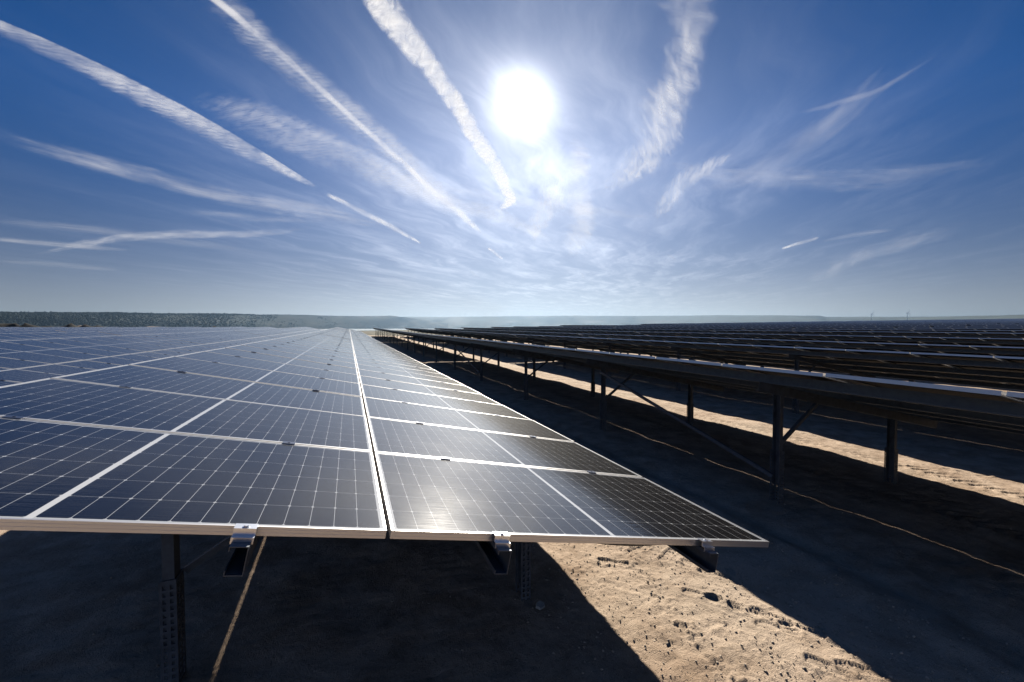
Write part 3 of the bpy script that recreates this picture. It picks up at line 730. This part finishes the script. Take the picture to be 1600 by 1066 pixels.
# ------------------------------------------------------------------ light
SUND = Vector((.3395, .8183, .4638)).normalized()
sl = bpy.data.lights.new('sun', 'SUN'); sl.energy = 5.0; sl.angle = R(.5); sl.color = (1, .93, .82)
so = bpy.data.objects.new('sun', sl); COL.objects.link(so); so.rotation_euler = SUND.to_track_quat('Z', 'Y').to_euler()
W = bpy.data.worlds.new('World'); SC.world = W; W.use_nodes = True; nt = W.node_tree
for n in list(nt.nodes): nt.nodes.remove(n)
t = NT(nt)
sk = t.n('ShaderNodeTexSky', sky_type='NISHITA'); sk.sun_disc = False
sk.sun_elevation = math.asin(SUND.z); sk.sun_rotation = math.atan2(SUND.x, SUND.y)
sk.altitude = 2500; sk.air_density = .8; sk.dust_density = .0; sk.ozone_density = 3.0
dirn = t.vmath('NORMALIZE', t.n('ShaderNodeTexCoord').outputs['Generated']); ds = t.sep(dirn)
th = t.math('ARCCOSINE', t.math('MINIMUM', t.vmath('DOT_PRODUCT', dirn, tuple(SUND)), .999999))
def gauss(amp, w): return t.math('MULTIPLY', amp, t.math('EXPONENT', t.math('MULTIPLY', -1., t.math('POWER', t.math('DIVIDE', th, R(w)), 2.))))
def expo(amp, w): return t.math('MULTIPLY', amp, t.math('EXPONENT', t.math('DIVIDE', t.math('MULTIPLY', th, -1.), R(w))))
# thin cirrus veil laid out on a flat layer high above, streaked along the wind
sxy = (SUND.x / math.hypot(SUND.x, SUND.y), SUND.y / math.hypot(SUND.x, SUND.y), 0)
back = t.ramp(t.vmath('DOT_PRODUCT', dirn, sxy), .5, -.2, 1., 1.6)   # the horizon haze is paler opposite the sun
iz = t.math('DIVIDE', 1., t.math('MAXIMUM', ds[2], .035)); px = t.math('MULTIPLY', ds[0], iz); py = t.math('MULTIPLY', ds[1], iz)
wa = R(38); ca, sa = math.cos(wa), math.sin(wa)
al = t.math('ADD', t.math('MULTIPLY', px, sa), t.math('MULTIPLY', py, ca)); ac = t.math('SUBTRACT', t.math('MULTIPLY', px, ca), t.math('MULTIPLY', py, sa))
warp = t.noise(t.comb(px, py), .8, 3, .5)
ac2 = t.math('ADD', ac, t.math('MULTIPLY', warp, .9))
c1 = t.noise(t.comb(t.math('MULTIPLY', al, .35), t.math('MULTIPLY', ac2, 1.5)), 1.5, 8, .62, .3)
c2 = t.noise(t.comb(t.math('MULTIPLY', al, 1.3), t.math('MULTIPLY', ac, 6.)), 1.6, 5, .6, .4)
c3 = t.noise(t.comb(t.math('MULTIPLY', px, .6), py), .45, 3, .5)
ci = t.math('MULTIPLY', t.ramp(c1, .38, .78), t.ramp(c2, .15, .75, .45, 1.))
ci = t.math('MULTIPLY', ci, t.ramp(c3, .30, .62, .35, 1.))
ci = t.math('MULTIPLY', ci, t.ramp(ds[2], 0., .10, .15, 1.))
hzn = t.math('MULTIPLY', HZ, t.math('EXPONENT', t.math('MULTIPLY', t.math('MAXIMUM', ds[2], 0.), t.math('DIVIDE', -HZK, back))))
hzn = t.math('MULTIPLY', hzn, t.math('MULTIPLY', back, t.ramp(t.vmath('DOT_PRODUCT', dirn, sxy), .62, 1., 1., 1.9)))
felev = t.ramp(ds[2], .15, .60, 1., .15)
lit = t.math('ADD', SKY_CB, t.math('MULTIPLY', felev, t.math('ADD', expo(SKY_C1, 14.), gauss(SKY_C2, 25.))))
veil = t.math('MULTIPLY', t.math('ADD', t.math('MULTIPLY', ci, .88), .12), lit)
irr = t.ramp(c1, .3, .7, .72, 1.3)
glow = t.math('ADD', gauss(G1, 3.2), t.math('ADD', t.math('MULTIPLY', irr, expo(G2, 6.5)), t.math('MULTIPLY', felev, gauss(G3, 21.))))
tot = t.math('ADD', veil, glow)
colr = t.vmath('SCALE', (1., .985, .96)); t.set(colr.node.inputs[3], tot)
skc = t.mix(1., sk.outputs[0], SKY_TINT, 'MULTIPLY')
thin = t.vmath('SCALE', skc); t.set(thin.node.inputs[3], t.ramp(ds[2], -.02, .38, .06, 1., False)); skc = thin
hzc = t.vmath('SCALE', (1., .96, .88)); t.set(hzc.node.inputs[3], hzn)
summ = t.vmath('ADD', t.vmath('ADD', skc, colr), hzc)
bg = t.n('ShaderNodeBackground'); nt.links.new(summ, bg.inputs[0]); bg.inputs[1].default_value = SKY_S
ow = t.n('ShaderNodeOutputWorld'); nt.links.new(bg.outputs[0], ow.inputs[0])
W.cycles.sampling_method = 'MANUAL'; W.cycles.sample_map_resolution = 1024

# ------------------------------------------------------------------ render settings
vs = SC.view_settings; vs.view_transform = 'Standard'; vs.look = 'None'; vs.exposure = EXPO; vs.gamma = 1
SC.display_settings.display_device = 'sRGB'
SC.cycles.use_denoising = True; SC.cycles.max_bounces = 6; SC.cycles.transparent_max_bounces = 24
SC.cycles.diffuse_bounces = 0; SC.cycles.glossy_bounces = 3; SC.cycles.volume_bounces = 0; SC.cycles.sample_clamp_indirect = 4.
